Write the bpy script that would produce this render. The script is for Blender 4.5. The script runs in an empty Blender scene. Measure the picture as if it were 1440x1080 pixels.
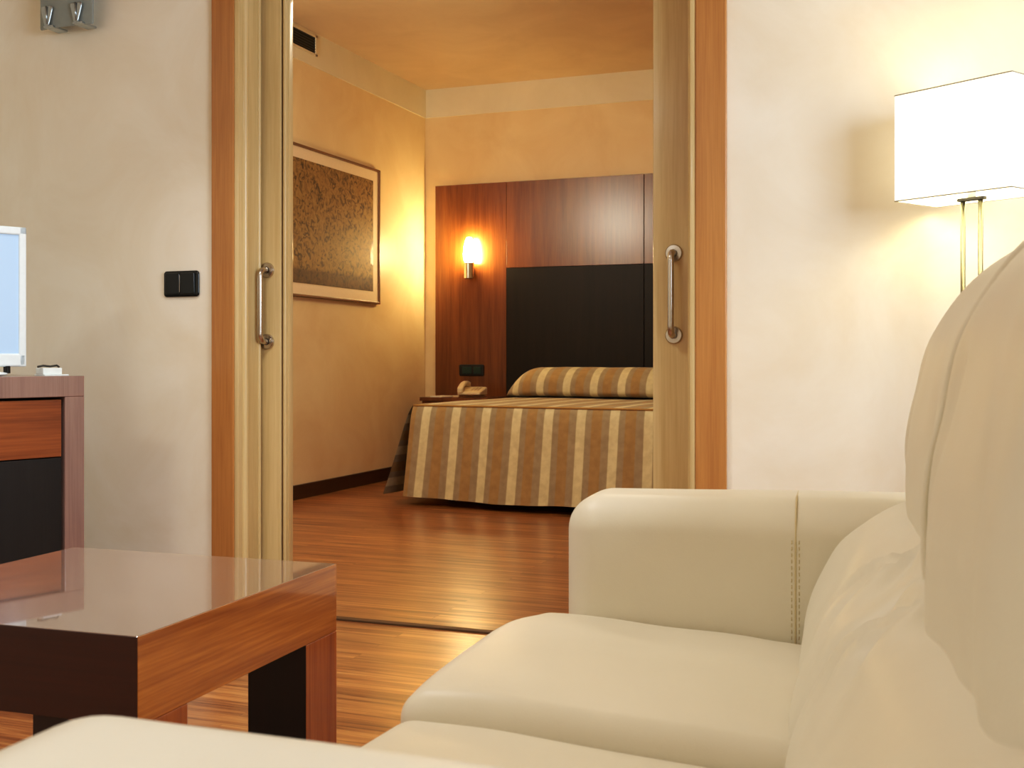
import bpy, bmesh, math, random
from mathutils import Vector, Matrix, noise

random.seed(7)
scene = bpy.context.scene
COL = scene.collection
PI = math.pi

# ------------------------------------------------------------------ materials
def new_mat(name):
    m = bpy.data.materials.new(name)
    m.use_nodes = True
    nt = m.node_tree
    b = nt.nodes['Principled BSDF']
    return m, nt, b

def setp(b, **kw):
    for k, v in kw.items():
        b.inputs[k.replace('_', ' ')].default_value = v

def c4(c):
    return (c[0], c[1], c[2], 1.0)

def srgb(r, g, b):
    def f(v):
        v /= 255.0
        return v / 12.92 if v <= 0.04045 else ((v + 0.055) / 1.055) ** 2.4
    return (f(r), f(g), f(b))

def plain(name, col, rough=0.5, metal=0.0, spec=0.5, coat=0.0, emis=None, estr=0.0, bump=0.0, bscale=60):
    m, nt, b = new_mat(name)
    tc = nt.nodes.new('ShaderNodeTexCoord')
    n = nt.nodes.new('ShaderNodeTexNoise')
    n.inputs['Scale'].default_value = bscale
    n.inputs['Detail'].default_value = 4
    nt.links.new(tc.outputs['Object'], n.inputs['Vector'])
    r = nt.nodes.new('ShaderNodeValToRGB')
    r.color_ramp.elements[0].color = c4([v * 0.94 for v in col])
    r.color_ramp.elements[1].color = c4([min(1, v * 1.05) for v in col])
    nt.links.new(n.outputs['Fac'], r.inputs['Fac'])
    nt.links.new(r.outputs['Color'], b.inputs['Base Color'])
    setp(b, Roughness=rough, Metallic=metal)
    b.inputs['Specular IOR Level'].default_value = spec
    b.inputs['Coat Weight'].default_value = coat
    b.inputs['Coat Roughness'].default_value = 0.08
    if emis:
        b.inputs['Emission Color'].default_value = c4(emis)
        b.inputs['Emission Strength'].default_value = estr
    if bump:
        bp = nt.nodes.new('ShaderNodeBump')
        bp.inputs['Strength'].default_value = bump
        bp.inputs['Distance'].default_value = 0.002
        nt.links.new(n.outputs['Fac'], bp.inputs['Height'])
        nt.links.new(bp.outputs['Normal'], b.inputs['Normal'])
    return m

def wood(name, dark, light, axis='Z', rough=0.3, coat=0.3, fine=1.0, contrast=1.0, coat_rough=0.12, spec=0.5):
    """grain stretched along the given local axis"""
    m, nt, b = new_mat(name)
    L = nt.links
    tc = nt.nodes.new('ShaderNodeTexCoord')
    mp = nt.nodes.new('ShaderNodeMapping')
    s = {'X': (0.9, 16, 16), 'Y': (16, 0.9, 16), 'Z': (16, 16, 0.9)}[axis]
    mp.inputs['Scale'].default_value = [v * fine for v in s]
    L.new(tc.outputs['Object'], mp.inputs['Vector'])
    n1 = nt.nodes.new('ShaderNodeTexNoise')
    n1.inputs['Scale'].default_value = 1.0
    n1.inputs['Detail'].default_value = 6
    n1.inputs['Roughness'].default_value = 0.62
    n1.inputs['Distortion'].default_value = 0.6
    L.new(mp.outputs['Vector'], n1.inputs['Vector'])
    mp2 = nt.nodes.new('ShaderNodeMapping')
    s2 = {'X': (5, 190, 190), 'Y': (190, 5, 190), 'Z': (190, 190, 5)}[axis]
    mp2.inputs['Scale'].default_value = [v * fine for v in s2]
    L.new(tc.outputs['Object'], mp2.inputs['Vector'])
    n2 = nt.nodes.new('ShaderNodeTexNoise')
    n2.inputs['Scale'].default_value = 1.0
    n2.inputs['Detail'].default_value = 3
    L.new(mp2.outputs['Vector'], n2.inputs['Vector'])
    mx = nt.nodes.new('ShaderNodeMix')
    mx.data_type = 'FLOAT'
    mx.inputs['Factor'].default_value = 0.35
    L.new(n1.outputs['Fac'], mx.inputs['A'])
    L.new(n2.outputs['Fac'], mx.inputs['B'])
    r = nt.nodes.new('ShaderNodeValToRGB')
    r.color_ramp.elements[0].position = 0.5 - 0.2 / contrast
    r.color_ramp.elements[1].position = 0.5 + 0.2 / contrast
    r.color_ramp.elements[0].color = c4(dark)
    r.color_ramp.elements[1].color = c4(light)
    L.new(mx.outputs['Result'], r.inputs['Fac'])
    L.new(r.outputs['Color'], b.inputs['Base Color'])
    setp(b, Roughness=rough)
    b.inputs['Specular IOR Level'].default_value = spec
    b.inputs['Coat Weight'].default_value = coat
    b.inputs['Coat Roughness'].default_value = coat_rough
    if coat >= 1.0: b.inputs['Coat IOR'].default_value = 2.4
    bp = nt.nodes.new('ShaderNodeBump')
    bp.inputs['Strength'].default_value = 0.06
    bp.inputs['Distance'].default_value = 0.001
    L.new(n2.outputs['Fac'], bp.inputs['Height'])
    L.new(bp.outputs['Normal'], b.inputs['Normal'])
    return m

def plaster(name, a, c, rough=0.45, spec=0.3, scale=2.2):
    m, nt, b = new_mat(name)
    L = nt.links
    tc = nt.nodes.new('ShaderNodeTexCoord')
    n = nt.nodes.new('ShaderNodeTexNoise')
    n.inputs['Scale'].default_value = scale
    n.inputs['Detail'].default_value = 7
    n.inputs['Roughness'].default_value = 0.6
    n.inputs['Distortion'].default_value = 0.8
    L.new(tc.outputs['Object'], n.inputs['Vector'])
    r = nt.nodes.new('ShaderNodeValToRGB')
    r.color_ramp.elements[0].position = 0.3
    r.color_ramp.elements[1].position = 0.7
    r.color_ramp.elements[0].color = c4(a)
    r.color_ramp.elements[1].color = c4(c)
    L.new(n.outputs['Fac'], r.inputs['Fac'])
    L.new(r.outputs['Color'], b.inputs['Base Color'])
    setp(b, Roughness=rough)
    b.inputs['Specular IOR Level'].default_value = spec
    bp = nt.nodes.new('ShaderNodeBump')
    bp.inputs['Strength'].default_value = 0.05
    bp.inputs['Distance'].default_value = 0.004
    L.new(n.outputs['Fac'], bp.inputs['Height'])
    L.new(bp.outputs['Normal'], b.inputs['Normal'])
    return m

def floor_mat(name):
    m, nt, b = new_mat(name)
    L = nt.links
    tc = nt.nodes.new('ShaderNodeTexCoord')
    br = nt.nodes.new('ShaderNodeTexBrick')
    br.offset = 0.37
    br.inputs['Color1'].default_value = (0.25, 0.25, 0.25, 1)
    br.inputs['Color2'].default_value = (0.75, 0.75, 0.75, 1)
    br.inputs['Mortar'].default_value = (0.0, 0.0, 0.0, 1)
    br.inputs['Scale'].default_value = 1.0
    br.inputs['Mortar Size'].default_value = 0.0012
    br.inputs['Mortar Smooth'].default_value = 0.2
    br.inputs['Brick Width'].default_value = 1.15
    br.inputs['Row Height'].default_value = 0.068
    L.new(tc.outputs['Object'], br.inputs['Vector'])
    mp = nt.nodes.new('ShaderNodeMapping')
    mp.inputs['Scale'].default_value = (1.1, 22, 1)
    L.new(tc.outputs['Object'], mp.inputs['Vector'])
    # shift grain per plank
    add = nt.nodes.new('ShaderNodeVectorMath')
    add.operation = 'MULTIPLY_ADD'
    add.inputs[1].default_value = (9, 9, 9)
    L.new(br.outputs['Color'], add.inputs[0])
    L.new(mp.outputs['Vector'], add.inputs[2])
    n = nt.nodes.new('ShaderNodeTexNoise')
    n.inputs['Scale'].default_value = 1.6
    n.inputs['Detail'].default_value = 7
    n.inputs['Roughness'].default_value = 0.65
    n.inputs['Distortion'].default_value = 0.7
    L.new(add.outputs['Vector'], n.inputs['Vector'])
    r = nt.nodes.new('ShaderNodeValToRGB')
    e = r.color_ramp.elements
    e[0].position = 0.36; e[0].color = c4(srgb(112, 64, 32))
    e[1].position = 0.66; e[1].color = c4(srgb(202, 142, 86))
    mid = e.new(0.5); mid.color = c4(srgb(166, 106, 60))
    L.new(n.outputs['Fac'], r.inputs['Fac'])
    hs = nt.nodes.new('ShaderNodeMix'); hs.data_type = 'RGBA'; hs.blend_type = 'MULTIPLY'
    hs.inputs['Factor'].default_value = 0.45
    L.new(r.outputs['Color'], hs.inputs[6])
    rr = nt.nodes.new('ShaderNodeValToRGB')
    rr.color_ramp.elements[0].color = (0.25, 0.2, 0.17, 1)
    rr.color_ramp.elements[1].color = (1, 1, 1, 1)
    rr.color_ramp.elements[0].position = 0.02
    rr.color_ramp.elements[1].position = 0.7
    L.new(br.outputs['Color'], rr.inputs['Fac'])
    L.new(rr.outputs['Color'], hs.inputs[7])
    L.new(hs.outputs[2], b.inputs['Base Color'])
    setp(b, Roughness=0.30)
    b.inputs['Specular IOR Level'].default_value = 0.5
    b.inputs['Coat Weight'].default_value = 0.3
    b.inputs['Coat Roughness'].default_value = 0.18
    bp = nt.nodes.new('ShaderNodeBump')
    bp.inputs['Strength'].default_value = 0.05
    bp.inputs['Distance'].default_value = 0.001
    L.new(n.outputs['Fac'], bp.inputs['Height'])
    L.new(bp.outputs['Normal'], b.inputs['Normal'])
    return m

def leather(name, col, rough=0.38):
    m, nt, b = new_mat(name)
    L = nt.links
    tc = nt.nodes.new('ShaderNodeTexCoord')
    v = nt.nodes.new('ShaderNodeTexVoronoi')
    v.inputs['Scale'].default_value = 420
    L.new(tc.outputs['Object'], v.inputs['Vector'])
    n = nt.nodes.new('ShaderNodeTexNoise')
    n.inputs['Scale'].default_value = 7
    n.inputs['Detail'].default_value = 5
    L.new(tc.outputs['Object'], n.inputs['Vector'])
    r = nt.nodes.new('ShaderNodeValToRGB')
    r.color_ramp.elements[0].color = c4([k * 0.95 for k in col])
    r.color_ramp.elements[1].color = c4([min(1, k * 1.03) for k in col])
    L.new(n.outputs['Fac'], r.inputs['Fac'])
    L.new(r.outputs['Color'], b.inputs['Base Color'])
    b1 = nt.nodes.new('ShaderNodeBump')
    b1.inputs['Strength'].default_value = 0.12
    b1.inputs['Distance'].default_value = 0.0006
    L.new(v.outputs['Distance'], b1.inputs['Height'])
    b2 = nt.nodes.new('ShaderNodeBump')
    b2.inputs['Strength'].default_value = 0.18
    b2.inputs['Distance'].default_value = 0.012
    L.new(n.outputs['Fac'], b2.inputs['Height'])
    L.new(b1.outputs['Normal'], b2.inputs['Normal'])
    L.new(b2.outputs['Normal'], b.inputs['Normal'])
    setp(b, Roughness=0.46)
    b.inputs['Specular IOR Level'].default_value = 0.36
    return m

def stripes(name):
    """woven stripes across the first UV coordinate (metres)"""
    m, nt, b = new_mat(name)
    L = nt.links
    uv = nt.nodes.new('ShaderNodeUVMap'); uv.uv_map = 'UVMap'
    sx = nt.nodes.new('ShaderNodeSeparateXYZ')
    L.new(uv.outputs['UV'], sx.inputs['Vector'])
    d = nt.nodes.new('ShaderNodeMath'); d.operation = 'DIVIDE'
    d.inputs[1].default_value = 0.193
    L.new(sx.outputs['X'], d.inputs[0])
    f = nt.nodes.new('ShaderNodeMath'); f.operation = 'FRACT'
    L.new(d.outputs[0], f.inputs[0])
    r = nt.nodes.new('ShaderNodeValToRGB')
    r.color_ramp.interpolation = 'LINEAR'
    cream = srgb(216, 204, 170); taupe = srgb(162, 146, 120); gold = srgb(168, 137, 90)
    E = r.color_ramp.elements
    E[0].position = 0.0; E[0].color = c4(cream)
    E[1].position = 1.0; E[1].color = c4(taupe)
    for p, col in ((0.245, cream), (0.275, taupe), (0.43, taupe), (0.46, gold), (0.74, gold), (0.77, taupe), (0.97, taupe)):
        q = E.new(p); q.color = c4(col)
    E[-1].color = c4(cream)
    L.new(f.outputs[0], r.inputs['Fac'])
    tc = nt.nodes.new('ShaderNodeTexCoord')
    n = nt.nodes.new('ShaderNodeTexNoise')
    n.inputs['Scale'].default_value = 26; n.inputs['Detail'].default_value = 4
    L.new(tc.outputs['Object'], n.inputs['Vector'])
    rr = nt.nodes.new('ShaderNodeValToRGB')
    rr.color_ramp.elements[0].position = 0.35; rr.color_ramp.elements[0].color = (0.78, 0.76, 0.72, 1)
    rr.color_ramp.elements[1].position = 0.65; rr.color_ramp.elements[1].color = (1, 1, 1, 1)
    L.new(n.outputs['Fac'], rr.inputs['Fac'])
    mx = nt.nodes.new('ShaderNodeMix'); mx.data_type = 'RGBA'; mx.blend_type = 'MULTIPLY'
    mx.inputs['Factor'].default_value = 0.7
    L.new(r.outputs['Color'], mx.inputs[6]); L.new(rr.outputs['Color'], mx.inputs[7])
    L.new(mx.outputs[2], b.inputs['Base Color'])
    setp(b, Roughness=0.75)
    b.inputs['Sheen Weight'].default_value = 0.2
    return m

M = {}
M['wall'] = plaster('living wall plaster', srgb(236, 223, 198), srgb(246, 238, 220), rough=0.5)
M['bed_wall'] = plaster('bedroom wall plaster', srgb(226, 199, 158), srgb(238, 216, 178), rough=0.42, spec=0.3)
M['white_band'] = plaster('pale frieze plaster', srgb(226, 218, 198), srgb(236, 228, 208), rough=0.5)
M['ceiling'] = plaster('ceiling paint', srgb(206, 182, 152), srgb(218, 194, 164), rough=0.6)
M['floor'] = floor_mat('laminate floor')
M['casing'] = wood('casing wood', srgb(166, 110, 58), srgb(202, 144, 82), 'Z', rough=0.3, coat=0.3)
M['oak'] = wood('oak door veneer', srgb(202, 174, 122), srgb(228, 204, 154), 'Z', rough=0.3, coat=0.25)
M['groove'] = plain('dark groove', srgb(84, 56, 26), 0.6)
M['skirting'] = wood('dark skirting', srgb(52, 28, 16), srgb(78, 42, 24), 'Y', rough=0.4)
M['steel'] = plain('brushed steel', srgb(196, 190, 180), 0.24, 1.0)
M['chrome'] = plain('chrome', srgb(225, 222, 210), 0.12, 1.0)
M['pole'] = plain('lamp pole metal', srgb(150, 146, 122), 0.3, 0.9)
M['headwood'] = wood('headboard cherry veneer', srgb(88, 46, 20), srgb(134, 78, 36), 'Z', rough=0.26, coat=0.35, coat_rough=0.24)
M['wenge'] = wood('wenge panel', srgb(24, 18, 13), srgb(38, 28, 20), 'Z', rough=0.42, coat=0.0, coat_rough=0.3, spec=0.25)
M['table'] = wood('table cherry horizontal grain', srgb(136, 70, 22), srgb(208, 132, 56), 'Y', contrast=1.35, rough=0.22, coat=0.8, coat_rough=0.04)
M['table_top'] = wood('table lacquered top', srgb(112, 88, 78), srgb(132, 106, 94), 'X', rough=0.2, coat=1.0, coat_rough=0.03)
M['table_leg'] = wood('table cherry vertical grain', srgb(130, 58, 16), srgb(190, 108, 40), 'Z', rough=0.24, coat=0.7, coat_rough=0.05)
M['cab_frame'] = wood('cabinet frame veneer', srgb(130, 104, 96), srgb(160, 130, 120), 'Z', rough=0.22, coat=0.5)
M['cab_drawer'] = wood('cabinet drawer veneer', srgb(100, 48, 20), srgb(164, 94, 46), 'X', rough=0.3, coat=0.2, fine=0.7, contrast=1.2)
M['cab_black'] = wood('cabinet black door', srgb(16, 16, 18), srgb(30, 29, 30), 'Z', rough=0.4, coat=0.0)
M['black'] = plain('black gloss plastic', srgb(14, 18, 18), 0.16)
M['blackmatt'] = plain('black matt', srgb(16, 13, 12), 0.6)
M['darkgreen'] = plain('dark teal socket insert', srgb(20, 54, 48), 0.3)
M['leather'] = leather('cream leather', srgb(221, 213, 192))
M['leather_seam'] = plain('leather seam', srgb(206, 190, 152), 0.6)
M['stripe'] = stripes('striped bedspread')
M['piping'] = plain('gold piping', srgb(170, 132, 74), 0.7)
M['mattress'] = plain('mattress ticking', srgb(220, 210, 190), 0.8)
M['tv_frame'] = plain('white television plastic', srgb(228, 238, 240), 0.25)
M['phone'] = plain('beige phone plastic', srgb(224, 204, 168), 0.4)
M['phone_key'] = plain('phone keys', srgb(170, 150, 120), 0.5)
M['paper'] = plain('paper', srgb(236, 226, 206), 0.8)
M['white'] = plain('white plastic', srgb(232, 240, 238), 0.4)
M['grille'] = plain('vent grille', srgb(58, 56, 50), 0.5)
M['vent_frame'] = plain('vent frame', srgb(226, 212, 186), 0.5)
M['frame_wood'] = plain('picture frame brown', srgb(120, 84, 52), 0.4)
M['mat_board'] = plain('picture mat board', srgb(236, 214, 186), 0.6)
M['window_frame'] = plain('white window paint', srgb(236, 236, 232), 0.4)

def screen_mat():
    m, nt, b = new_mat('television painted reflection')  # window reflection painted into the screen colour, with a faint glow
    tc = nt.nodes.new('ShaderNodeTexCoord')
    sx = nt.nodes.new('ShaderNodeSeparateXYZ')
    nt.links.new(tc.outputs['Object'], sx.inputs['Vector'])
    r = nt.nodes.new('ShaderNodeValToRGB')
    mr = nt.nodes.new('ShaderNodeMapRange')
    mr.inputs['From Min'].default_value = -0.66
    mr.inputs['From Max'].default_value = 0.0
    nt.links.new(sx.outputs['X'], mr.inputs['Value'])
    nt.links.new(mr.outputs['Result'], r.inputs['Fac'])
    E = r.color_ramp.elements
    E[0].position = 0.0; E[0].color = c4(srgb(60, 74, 88))
    E[1].position = 1.0; E[1].color = c4(srgb(160, 186, 212))
    for p, c in ((0.845, srgb(70, 84, 96)), (0.862, srgb(128, 160, 192)), (0.885, srgb(160, 186, 212))):
        e = E.new(p); e.color = c4(c)
    nt.links.new(r.outputs['Color'], b.inputs['Base Color'])
    nt.links.new(r.outputs['Color'], b.inputs['Emission Color'])
    b.inputs['Emission Strength'].default_value = 0.32
    setp(b, Roughness=0.4)
    return m
M['screen'] = screen_mat()

def art_mat():
    """a plain mottled golden-brown print"""
    m, nt, b = new_mat('mottled print')
    L = nt.links
    tc = nt.nodes.new('ShaderNodeTexCoord')
    n = nt.nodes.new('ShaderNodeTexNoise')
    n.inputs['Scale'].default_value = 24
    n.inputs['Detail'].default_value = 5
    n.inputs['Distortion'].default_value = 1.6
    L.new(tc.outputs['Object'], n.inputs['Vector'])
    r = nt.nodes.new('ShaderNodeValToRGB')
    E = r.color_ramp.elements
    E[0].position = 0.36; E[0].color = c4(srgb(70, 50, 26))
    E[1].position = 0.66; E[1].color = c4(srgb(160, 126, 72))
    e = E.new(0.48); e.color = c4(srgb(136, 104, 56))
    L.new(n.outputs['Fac'], r.inputs['Fac'])
    sx = nt.nodes.new('ShaderNodeSeparateXYZ')
    L.new(tc.outputs['Object'], sx.inputs['Vector'])
    mr = nt.nodes.new('ShaderNodeMapRange')
    mr.inputs['From Min'].default_value = -0.30
    mr.inputs['From Max'].default_value = -0.27
    L.new(sx.outputs['Z'], mr.inputs['Value'])
    mx = nt.nodes.new('ShaderNodeMix'); mx.data_type = 'RGBA'
    L.new(mr.outputs['Result'], mx.inputs['Factor'])
    dk = nt.nodes.new('ShaderNodeMix'); dk.data_type = 'RGBA'; dk.blend_type = 'MULTIPLY'
    dk.inputs['Factor'].default_value = 1.0
    dk.inputs[7].default_value = (0.42, 0.36, 0.38, 1)
    L.new(r.outputs['Color'], dk.inputs[6])
    L.new(dk.outputs[2], mx.inputs[6])
    L.new(r.outputs['Color'], mx.inputs[7])
    L.new(mx.outputs[2], b.inputs['Base Color'])
    setp(b, Roughness=0.6)
    b.inputs['Coat Weight'].default_value = 0.05
    return m
M['art'] = art_mat()

def shade_mat():
    m, nt, b = new_mat('lit lampshade fabric')
    tc = nt.nodes.new('ShaderNodeTexCoord')
    n = nt.nodes.new('ShaderNodeTexNoise'); n.inputs['Scale'].default_value = 300
    nt.links.new(tc.outputs['Object'], n.inputs['Vector'])
    bp = nt.nodes.new('ShaderNodeBump'); bp.inputs['Strength'].default_value = 0.05
    nt.links.new(n.outputs['Fac'], bp.inputs['Height'])
    nt.links.new(bp.outputs['Normal'], b.inputs['Normal'])
    setp(b, Roughness=0.8)
    b.inputs['Base Color'].default_value = (0.95, 0.92, 0.84, 1)
    b.inputs['Emission Color'].default_value = (1.0, 0.90, 0.64, 1)
    b.inputs['Emission Strength'].default_value = 1.15
    return m
M['shade'] = shade_mat()
M['rim'] = plain('lampshade rim wire', srgb(176, 170, 150), 0.5)
M['glow_glass'] = plain('glowing sconce glass', (1, 0.85, 0.6), 0.3, emis=(1.0, 0.70, 0.30), estr=200.0)
M['sconce_glass'] = plain('grey frosted sconce glass', srgb(146, 153, 148), 0.25)
M['clip'] = plain('sconce clip metal', srgb(176, 184, 186), 0.25, 0.85)

# ------------------------------------------------------------------ helpers
def link(name, bm, mat, parent=None, smooth=False, loc=None, rotz=0.0, angle=None):
    me = bpy.data.meshes.new(name)
    bmesh.ops.recalc_face_normals(bm, faces=bm.faces)
    bm.to_mesh(me)
    bm.free()
    mats = mat if isinstance(mat, (list, tuple)) else [mat]
    for k in mats:
        me.materials.append(k)
    if smooth or angle:
        for p in me.polygons:
            p.use_smooth = True
    if angle:
        me.set_sharp_from_angle(angle=math.radians(angle))
    o = bpy.data.objects.new(name, me)
    COL.objects.link(o)
    if parent is not None:
        o.parent = parent
    if loc is not None:
        o.location = loc
    o.rotation_euler = (0, 0, rotz)
    return o

def tag(o, label, cat=None, group=None, kind=None):
    o['label'] = label
    if cat: o['category'] = cat
    if group: o['group'] = group
    if kind: o['kind'] = kind
    return o

def thing(name, label, cat, loc=(0, 0, 0), rotz=0.0, group=None):
    o = bpy.data.objects.new(name, None)
    COL.objects.link(o)
    o.location = loc
    o.rotation_euler = (0, 0, rotz)
    o.empty_display_size = 0.1
    return tag(o, label, cat, group)

def struct(name, bm, mat, label, cat, smooth=False, angle=None, parent=None):
    o = link(name, bm, mat, parent, smooth, angle=angle)
    if parent is None:
        tag(o, label, cat, kind='structure')
    return o

def box(bm, lo, hi, bevel=0.0, segs=2):
    tmp = bmesh.new()
    lo = Vector(lo); hi = Vector(hi)
    bmesh.ops.create_cube(tmp, size=1.0)
    for v in tmp.verts:
        v.co = Vector([lo[i] + (v.co[i] + 0.5) * (hi[i] - lo[i]) for i in range(3)])
    if bevel > 0:
        bmesh.ops.bevel(tmp, geom=tmp.edges[:], offset=bevel, segments=segs, profile=0.5, affect='EDGES')
    me = bpy.data.meshes.new('t')
    tmp.to_mesh(me); tmp.free()
    bm.from_mesh(me)
    bpy.data.meshes.remove(me)
    return bm

def B(lo, hi, bevel=0.0, segs=2):
    return box(bmesh.new(), lo, hi, bevel, segs)

def tube(bm, pts, r, n=12, closed=False, caps=True):
    pts = [Vector(p) for p in pts]
    rings = []
    N = len(pts)
    prev = None
    for i, p in enumerate(pts):
        if closed:
            d = (pts[(i + 1) % N] - pts[i - 1]).normalized()
        elif i == 0:
            d = (pts[1] - pts[0]).normalized()
        elif i == N - 1:
            d = (pts[-1] - pts[-2]).normalized()
        else:
            d = ((pts[i + 1] - p).normalized() + (p - pts[i - 1]).normalized()).normalized()
        if prev is None:
            a = Vector((0, 0, 1)) if abs(d.z) < 0.9 else Vector((1, 0, 0))
            u = d.cross(a).normalized()
        else:
            u = (prev - d * prev.dot(d)).normalized()
        prev = u
        w = d.cross(u)
        rr = r[i] if isinstance(r, (list, tuple)) else r
        rings.append([bm.verts.new(p + (u * math.cos(t) + w * math.sin(t)) * rr)
                      for t in [2 * PI * k / n for k in range(n)]])
    M_ = N if closed else N - 1
    for i in range(M_):
        A = rings[i]; C = rings[(i + 1) % N]
        for k in range(n):
            bm.faces.new((A[k], A[(k + 1) % n], C[(k + 1) % n], C[k]))
    if caps and not closed:
        bm.faces.new(rings[0][::-1])
        bm.faces.new(rings[-1])
    return bm

def lathe(bm, prof, center=(0, 0, 0), axis='Z', n=32):
    """prof: list of (radius, height)"""
    rings = []
    c = Vector(center)
    for r, h in prof:
        ring = []
        for k in range(n):
            t = 2 * PI * k / n
            x, y = r * math.cos(t), r * math.sin(t)
            p = {'Z': Vector((x, y, h)), 'Y': Vector((x, h, y)), 'X': Vector((h, x, y))}[axis]
            ring.append(bm.verts.new(c + p))
        rings.append(ring)
    for A, C in zip(rings, rings[1:]):
        for k in range(n):
            bm.faces.new((A[k], A[(k + 1) % n], C[(k + 1) % n], C[k]))
    bm.faces.new(rings[0][::-1]); bm.faces.new(rings[-1])
    return bm

def soft_box(half, r, core=10, edge=5, fn=None):
    """rounded box, dense enough to be deformed by fn(Vector)->Vector"""
    bm = bmesh.new()
    half = Vector(half)
    if not isinstance(r, (list, tuple)):
        r = (r, r, r)
    def ticks(h, rr):
        out = []
        for i in range(edge):
            a = (PI / 4) * (1 - i / edge)
            out.append(-(h - rr) - rr * math.tan(a))
        for i in range(core + 1):
            out.append(-(h - rr) + 2 * (h - rr) * i / core)
        for i in range(1, edge + 1):
            a = (PI / 4) * i / edge
            out.append((h - rr) + rr * math.tan(a))
        return out
    T = [ticks(half[i], r[i]) for i in range(3)]
    def shape(p):
        core_ = Vector([max(-(half[i] - r[i]), min(half[i] - r[i], p[i])) for i in range(3)])
        d = p - core_
        q = Vector([d[i] / r[i] for i in range(3)])
        if q.length > 0:
            q.normalize()
        return core_ + Vector([q[i] * r[i] for i in range(3)])
    cache = {}
    def vert(p):
        s = shape(p)
        k = (round(s.x, 6), round(s.y, 6), round(s.z, 6))
        if k not in cache:
            cache[k] = bm.verts.new(fn(s) if fn else s)
        return cache[k]
    for ax in range(3):
        a, b_ = [i for i in range(3) if i != ax]
        for sg in (-1, 1):
            grid = []
            for ta in T[a]:
                row = []
                for tb in T[b_]:
                    p = Vector((0, 0, 0)); p[ax] = sg * half[ax]; p[a] = ta; p[b_] = tb
                    row.append(vert(p))
                grid.append(row)
            for i in range(len(grid) - 1):
                for j in range(len(grid[0]) - 1):
                    q = [grid[i][j], grid[i + 1][j], grid[i + 1][j + 1], grid[i][j + 1]]
                    u = []
                    for v in q:
                        if v not in u: u.append(v)
                    if len(u) >= 3:
                        try: bm.faces.new(u)
                        except ValueError: pass
    return bm

def catmull(pts, per=8, closed=True):
    out = []
    n = len(pts)
    P = [Vector((p[0], p[1])) for p in pts]
    rng = n if closed else n - 1
    for i in range(rng):
        if closed:
            p0, p1, p2, p3 = P[i - 1], P[i], P[(i + 1) % n], P[(i + 2) % n]
        else:
            p0, p1, p2, p3 = P[max(0, i - 1)], P[i], P[i + 1], P[min(n - 1, i + 2)]
        for k in range(per):
            t = k / per
            out.append(0.5 * ((2 * p1) + (-p0 + p2) * t + (2 * p0 - 5 * p1 + 4 * p2 - p3) * t * t + (-p0 + 3 * p1 - 3 * p2 + p3) * t ** 3))
    if not closed:
        out.append(P[-1])
    return out

def loft(profile, l0, l1, R, nsec=40, fn=None, per=8, endpow=2.0, R1=None):
    """closed (s,z) profile swept along l with pillow-like rounded ends"""
    bm = bmesh.new()
    pr = catmull(profile, per)
    n = len(pr)
    area = sum(pr[i].x * pr[(i + 1) % n].y - pr[(i + 1) % n].x * pr[i].y for i in range(n))
    sg = 1 if area > 0 else -1
    nor = []
    for i in range(n):
        t = (pr[(i + 1) % n] - pr[i - 1]).normalized()
        nor.append(Vector((t.y, -t.x)) * sg)
    ls = []
    ne = 8
    R0 = R
    R1 = R1 or R
    for i in range(ne):
        ls.append(R0 * (1 - math.cos(PI / 2 * i / ne)))
    m = nsec
    for i in range(m + 1):
        ls.append(R0 + (l1 - l0 - R0 - R1) * i / m)
    for i in range(1, ne + 1):
        ls.append((l1 - l0) - R1 + R1 * math.sin(PI / 2 * i / ne))
    rings = []
    for d in ls:
        e = min(d, (l1 - l0) - d)
        R = R0 if d < (l1 - l0) / 2 else R1
        e = max(0.0, e)
        if e < R:
            off = R * (1 - (max(0.0, 1 - ((R - e) / R) ** endpow)) ** (1 / endpow))
        else:
            off = 0.0
        ring = []
        for p, nn in zip(pr, nor):
            q = p - nn * off
            v = Vector((q.x, l0 + d, q.y))
            ring.append(bm.verts.new(fn(v, nn) if fn else v))
        rings.append(ring)
    for A, C in zip(rings, rings[1:]):
        for k in range(n):
            bm.faces.new((A[k], A[(k + 1) % n], C[(k + 1) % n], C[k]))
    for ring in (rings[0], rings[-1]):
        c = Vector((0, 0, 0))
        for v in ring: c += v.co
        cv = bm.verts.new(c / n)
        for k in range(n):
            bm.faces.new((ring[k], ring[(k + 1) % n], cv))
    return bm

# ------------------------------------------------------------------ camera
EYE = 0.85
cam = bpy.data.cameras.new('camera')
cam.sensor_width = 36.0
cam.lens = 36.0 * 1606 / 1440
cam.shift_y = -35.0 / 1440
cam.clip_start = 0.02
cam.dof.use_dof = True
cam.dof.focus_distance = 3.6
cam.dof.aperture_fstop = cam.lens / 3.2
camo = bpy.data.objects.new('camera', cam)
camo.location = (0, 0, EYE)
camo.rotation_euler = (PI / 2, 0, math.radians(20.83))
COL.objects.link(camo)
scene.camera = camo

# ------------------------------------------------------------------ room shell
WL, WR = -3.35, 1.6           # living room left / right
YB, YD = -2.4, 3.30           # back wall, door wall front face
SK1, SK2, YE = 3.42, 3.50, 3.60   # pocket in the door wall
BL, BR, BY = -3.68, 0.35, 7.83    # bedroom left / right / back
ZL, ZB = 2.60, 2.88
OX0, OX1, OZ = -2.26, -0.681, 2.16   # opening

struct('floor', B((BL - 0.1, YB - 0.1, -0.06), (WR + 0.1, BY + 0.1, 0.0)), M['floor'],
       'reddish brown laminate plank floor through both rooms', 'floor')

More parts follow.
